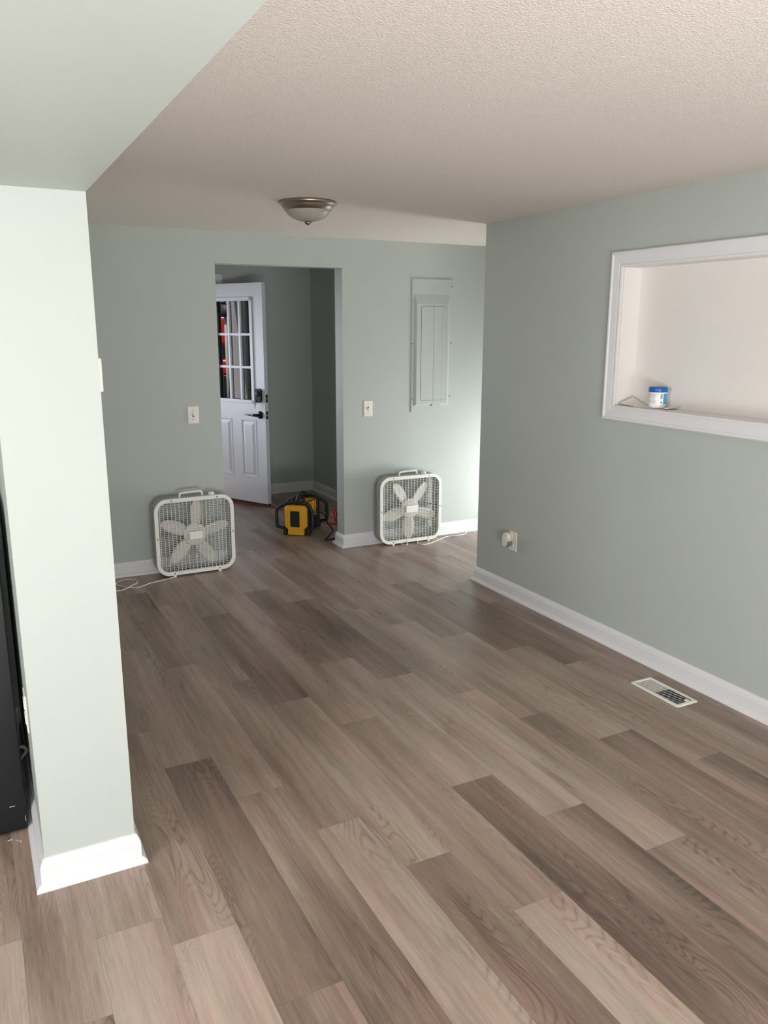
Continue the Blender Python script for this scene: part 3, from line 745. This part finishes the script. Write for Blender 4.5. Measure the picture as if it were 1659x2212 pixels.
# ================================================================== APPLIANCE
t = thing('refrigerator', (-.30, 2.667, 0), (0,0,0), 'black refrigerator with scuffed front, cut off by the left edge behind the column', 'refrigerator')
mb('fridge').box(-.33, .338, .055, .66, .03, 1.12, .006).build('body', t)
mb('fridge').box(-.335, .341, 0, .050, .012, 1.125, .005).build('door', t)
b = mb('bracket').tube(smooth_path([(.335,.052,.235),(.352,.050,.255),(.362,.048,.270),(.352,.046,.285),(.336,.046,.288)], 4), .006, 8)
b.build('hinge', t)
b = mb('chip')
b = None
for (x, z, w_, h_, a) in ((.300,.104,.016,.0016,14),(.262,.90,.010,.0014,8),(.336,.05,.001,.02,0)):
    mb('chip').box(x-w_/2, x+w_/2, -.0006, .0, z-h_/2, z+h_/2).build('scuff', t)
for x in (-.28, .28):
    for y in (.05, .60): mb('black').lathe([(0,0),(.016,0),(.016,.006),(.008,.010),(.008,.034)], 14, Matrix.Translation((x, y, 0))).build('foot', t)
for i, (x, y) in enumerate(((.005, 2.628), (-.018, 2.640), (.013, 2.618))):
    o = mb('chip').box(-.003-.004*(i == 1), .003+.004*(i == 1), -.0015, .0015, 0, .0012, T=Matrix.Rotation(R(20*i), 4, 'Z')).build('paint_chip', loc=(x, y, 0.0002))
    tag(o, 'tiny white paint fleck on the floor in front of the black refrigerator', 'debris', 'paint flecks by the refrigerator')

# ================================================================== JOBSITE RADIO
t = thing('jobsite_radio', (2.262, 5.925, 0), (0, 0, R(-38)), 'yellow and black jobsite radio with roll-bar handles, on the hall floor', 'radio')
# local: -y = front face, +x right, +y back
def oct8(hw, z0, z1, c, c2=None):
    c2 = c2 or c
    return [(-hw+c, z0), (hw-c, z0), (hw, z0+c), (hw, z1-c2), (hw-c2, z1), (-hw+c2, z1), (-hw, z1-c2), (-hw, z0+c)]
Ty = Matrix(((1,0,0,0),(0,0,1,0),(0,1,0,0),(0,0,0,1)))
def module(y0, dirn, nm):
    # speaker head: yellow shell, black speaker field, vents, black surround
    a, b_ = (y0, y0+.075) if dirn > 0 else (y0-.075, y0)
    s = mb('yellow'); yf = y0
    P0 = oct8(.096, .048, .248, .030, .022); P1 = oct8(.088, .054, .240, .026, .018)
    yy = [y0+dirn*.075, y0+dirn*.016, y0]
    rg = [[s.bm.verts.new((p[0], y, p[1])) for p in P] for P, y in ((P0, yy[0]), (P0, yy[1]), (P1, yy[2]))]
    for q1, q2 in zip(rg[:-1], rg[1:]):
        for i in range(8): s._f([q1[i], q1[(i+1)%8], q2[(i+1)%8], q2[i]])
    s._f(rg[2]); s._f(rg[0])
    s.box(-.066, .066, min(y0+dirn*.004, y0+dirn*.06), max(y0+dirn*.004, y0+dirn*.06), .006, .052, .004)
    mo = s.build(nm, t)
    g = mb('lens').box(-.042, .036, min(y0-dirn*.003, y0+dirn*.002), max(y0-dirn*.003, y0+dirn*.002), .074, .205, .0015); g.build('speaker_panel', mo)
    v = mb('yellow')
    for i in range(6):
        z = .078 + .021*i
        v.box(.046, .070, min(y0-dirn*.004, y0), max(y0-dirn*.004, y0), z, z+.010, .0015)
        v.box(-.072, -.058, min(y0-dirn*.004, y0), max(y0-dirn*.004, y0), z, z+.010, .0015)
    v.box(-.05, .05, min(y0-dirn*.003, y0), max(y0-dirn*.003, y0), .213, .226, .0015)
    v.build('vent_rib', mo)
    # surround + side roll bars
    sr = mb('black'); ys = y0+dirn*.050
    for sx in (-1, 1):
        SW = .128 if (sx > 0 and dirn > 0) else .170
        pts = [(sx*.060,ys,.262),(sx*.100,ys,.250),(sx*SW*.9,ys,.218),(sx*SW,ys,.190),(sx*SW,ys,.085),(sx*SW*.94,ys,.060),(sx*.100,ys,.046),(sx*.088,ys,.018)]
        sr.tube(smooth_path(pts, 4), .0135, 10)
        sr.box(sx*.098-.014, sx*.098+.014, min(y0+dirn*.02, y0+dirn*.085), max(y0+dirn*.02, y0+dirn*.085), .0, .060, .006)
        sr.box(sx*.094-.008, sx*.094+.008, min(y0+dirn*.022, y0+dirn*.08), max(y0+dirn*.022, y0+dirn*.08), .05, .25, .004)
    sr.tube(smooth_path([(-.085,ys,.252),(-.04,ys,.266),(.04,ys,.266),(.085,ys,.252)], 5), .015, 10)
    sr.build('roll_bar', t)
module(0.0, 1, 'front_housing')
module(0.40, -1, 'rear_housing')
b = mb('black').box(-.088, .088, .075, .325, .004, .115, .010); b.box(-.06,.06,.085,.315,.10,.16,.008); b.build('base', t)
b = mb('yellow').box(-.080, .080, .27, .327, .10, .255, .010); b.build('rear_shell', t)
b = mb('black'); b.tube(smooth_path([(0,.05,.252),(0,.075,.270),(0,.12,.300),(0,.20,.312),(0,.28,.300),(0,.325,.270),(0,.35,.252)], 5), .019, 12)
b.tube(smooth_path([(-.055,.05,.258),(-.04,.11,.288),(0,.13,.302)], 4), .012, 8); b.tube(smooth_path([(.055,.05,.258),(.04,.11,.288),(0,.13,.302)], 4), .012, 8)
b.tube(smooth_path([(-.055,.35,.258),(-.04,.29,.288),(0,.27,.302)], 4), .012, 8); b.tube(smooth_path([(.055,.35,.258),(.04,.29,.288),(0,.27,.302)], 4), .012, 8)
b.build('top_handle', t)
b = mb('black').tube([(-.02,.16,.215),(.10,.24,.262)], .005, 8); b.build('antenna', t)
inv = (Matrix.Translation((2.262,5.935,0)) @ Matrix.Rotation(R(-38), 4, 'Z')).inverted()
cp_ = [(2.40,6.05,.14),(2.50,6.02,.16),(2.56,6.04,.12),(2.60,6.06,.045),(2.615,6.0,.008),(2.575,5.91,.005),(2.51,5.82,.005),(2.455,5.745,.005),(2.42,5.70,.005),(2.46,5.695,.005),(2.535,5.715,.005),(2.66,5.76,.005),(2.85,5.84,.005)]
mb('black').tube([inv @ Vector(p) for p in smooth_path(cp_, 6)], .0055, 8).build('power_cord', t)

# ================================================================== EXTENSION CORD
rc = random.Random(11); b = mb('orange')
pts = []
N_ = 10*18
for i in range(N_):
    a = 2*PI*i/18; loopn = i//18
    ra = .105 + .018*math.sin(loopn*1.7) ; cxx = 2.800 + .012*math.sin(loopn*2.3); cyy = 6.14 + .012*math.cos(loopn*1.3)
    # loops of a hanked coil lying tilted on the floor
    x = ra*math.cos(a); y = .055*math.sin(a) + .030*math.cos(loopn*1.1); z = .064 + .050*math.sin(a+.3*math.sin(loopn)) + .006*math.cos(loopn*2.1)
    pts.append(Vector((cxx + x*.8 + .03*math.cos(loopn), cyy + y - x*.25, max(z, .006))))
b.tube(pts, .0058, 6)
wr = []
for i in range(60):
    a = 2*PI*i/10; wr.append(Vector((2.742+.010*i/60, 6.135+.05*math.cos(a), .066+.058*math.sin(a))))
b.tube(wr, .0048, 6)
ln = [(2.75,6.02,.006),(2.80,6.10,.006),(2.70,6.16,.006),(2.62,6.24,.006),(2.58,6.40,.005),(2.56,6.70,.005),(2.46,7.02,.005),(2.34,7.20,.005),(2.18,7.33,.005),(1.98,7.41,.005),(1.7,7.50,.005),(1.5,7.60,.012),(1.45,7.70,.030),(1.40,7.9,-.02)]
b.tube(smooth_path(ln, 8), .0055, 8)
ln2 = [(2.62,6.20,.006),(2.68,6.13,.012),(2.80,6.08,.006),(2.95,6.05,.006)]
b.tube(smooth_path(ln2, 6), .005, 8)
ec = b.build('extension_cord', origin=(2.742, 6.135, 0))
tag(ec, 'coiled orange-red extension cord trailing across the hall floor under the open door', 'extension cord')

# ================================================================== OUTSIDE, SEEN IN THE DOOR GLASS
t = thing('pickup_truck', (-2.75, 9.25, -.12), (0, 0, 0), 'red truck parked outside the entry, mirrored in the door glass', 'truck')
b = mb('carred').box(-1.0, 1.0, -.9, 1.2, 1.50, 1.93, .06); b.box(-.98, .98, -.9, 4.0, 1.08, 1.32, .05); b.box(-.95,.95,.5,1.2,1.3,1.55,.04); b.build('body', t)
b = mb('carglass').box(-.93, .93, -.88, .5, 1.30, 1.52, .02); b.m('carglass').box(-.98,.98,-.9,3.9,.34,1.10,.03); b.build('lower_trim', t)
for x in (-.95, .95):
    for y in (-.15, 3.1):
        mb('tyre').lathe([(0,-.11),(.22,-.11),(.35,-.10),(.37,-.05),(.37,.05),(.35,.10),(.22,.11),(0,.11)], 32, Matrix.Translation((x, y, .37)) @ Matrix.Rotation(R(90), 4, 'Y')).build('wheel', t)
t = thing('satellite_dish', (-1.40, 8.62, -.12), (0,0,0), 'round grey dish on a white bracket outside, mirrored in the door glass', 'dish')
b = mb('extwall').tube([(0,0,0),(0,0,2.0)], .02, 10); b.build('pole', t)
M['dish'] = mat('dark_grey_dish', (.10,.09,.11), .5, noise=.05)
b = mb('dish').lathe([(0,.0),(.080,.02),(.085,.03),(0,.015)], 32, Matrix.Translation((.02,0,1.98)) @ Matrix.Rotation(R(85), 4, 'Y')); b.build('dish', t)
def bush(cx, cy, r, h, seed, label):
    t = thing('bush', (cx, cy, -.30), (0,0,0), label, 'bush', 'bushes outside the entry')
    rb = random.Random(seed); b = mb('leaf')
    for i in range(900):
        a = rb.uniform(0, 2*PI); z = rb.uniform(.1, 1)*h; rr = r*math.sqrt(rb.random())*math.sin(PI*min(.95, z/h*.8+.2))
        p = Vector((rr*math.cos(a), rr*math.sin(a), z)); s_ = rb.uniform(.06, .12)
        d = Vector((rb.uniform(-1,1), rb.uniform(-1,1), rb.uniform(-1,1))).normalized(); e_ = d.orthogonal().normalized()
        v = [b.bm.verts.new(p + s_*q) for q in (d, e_*.5, -d, -e_*.5)]; b._f(v)
    b.build('foliage', t); mb('bark').tube([(0,0,0),(0,0,h*.6)], [.06,.03], 8).build('trunk', t)
for i, (x, y) in enumerate(((-7.5, 10.6), (-6.6, 13.4), (-9.0, 7.9))):
    bush(x, y, 1.3, 3.6, i, 'green bushes outside the entry, behind the truck')
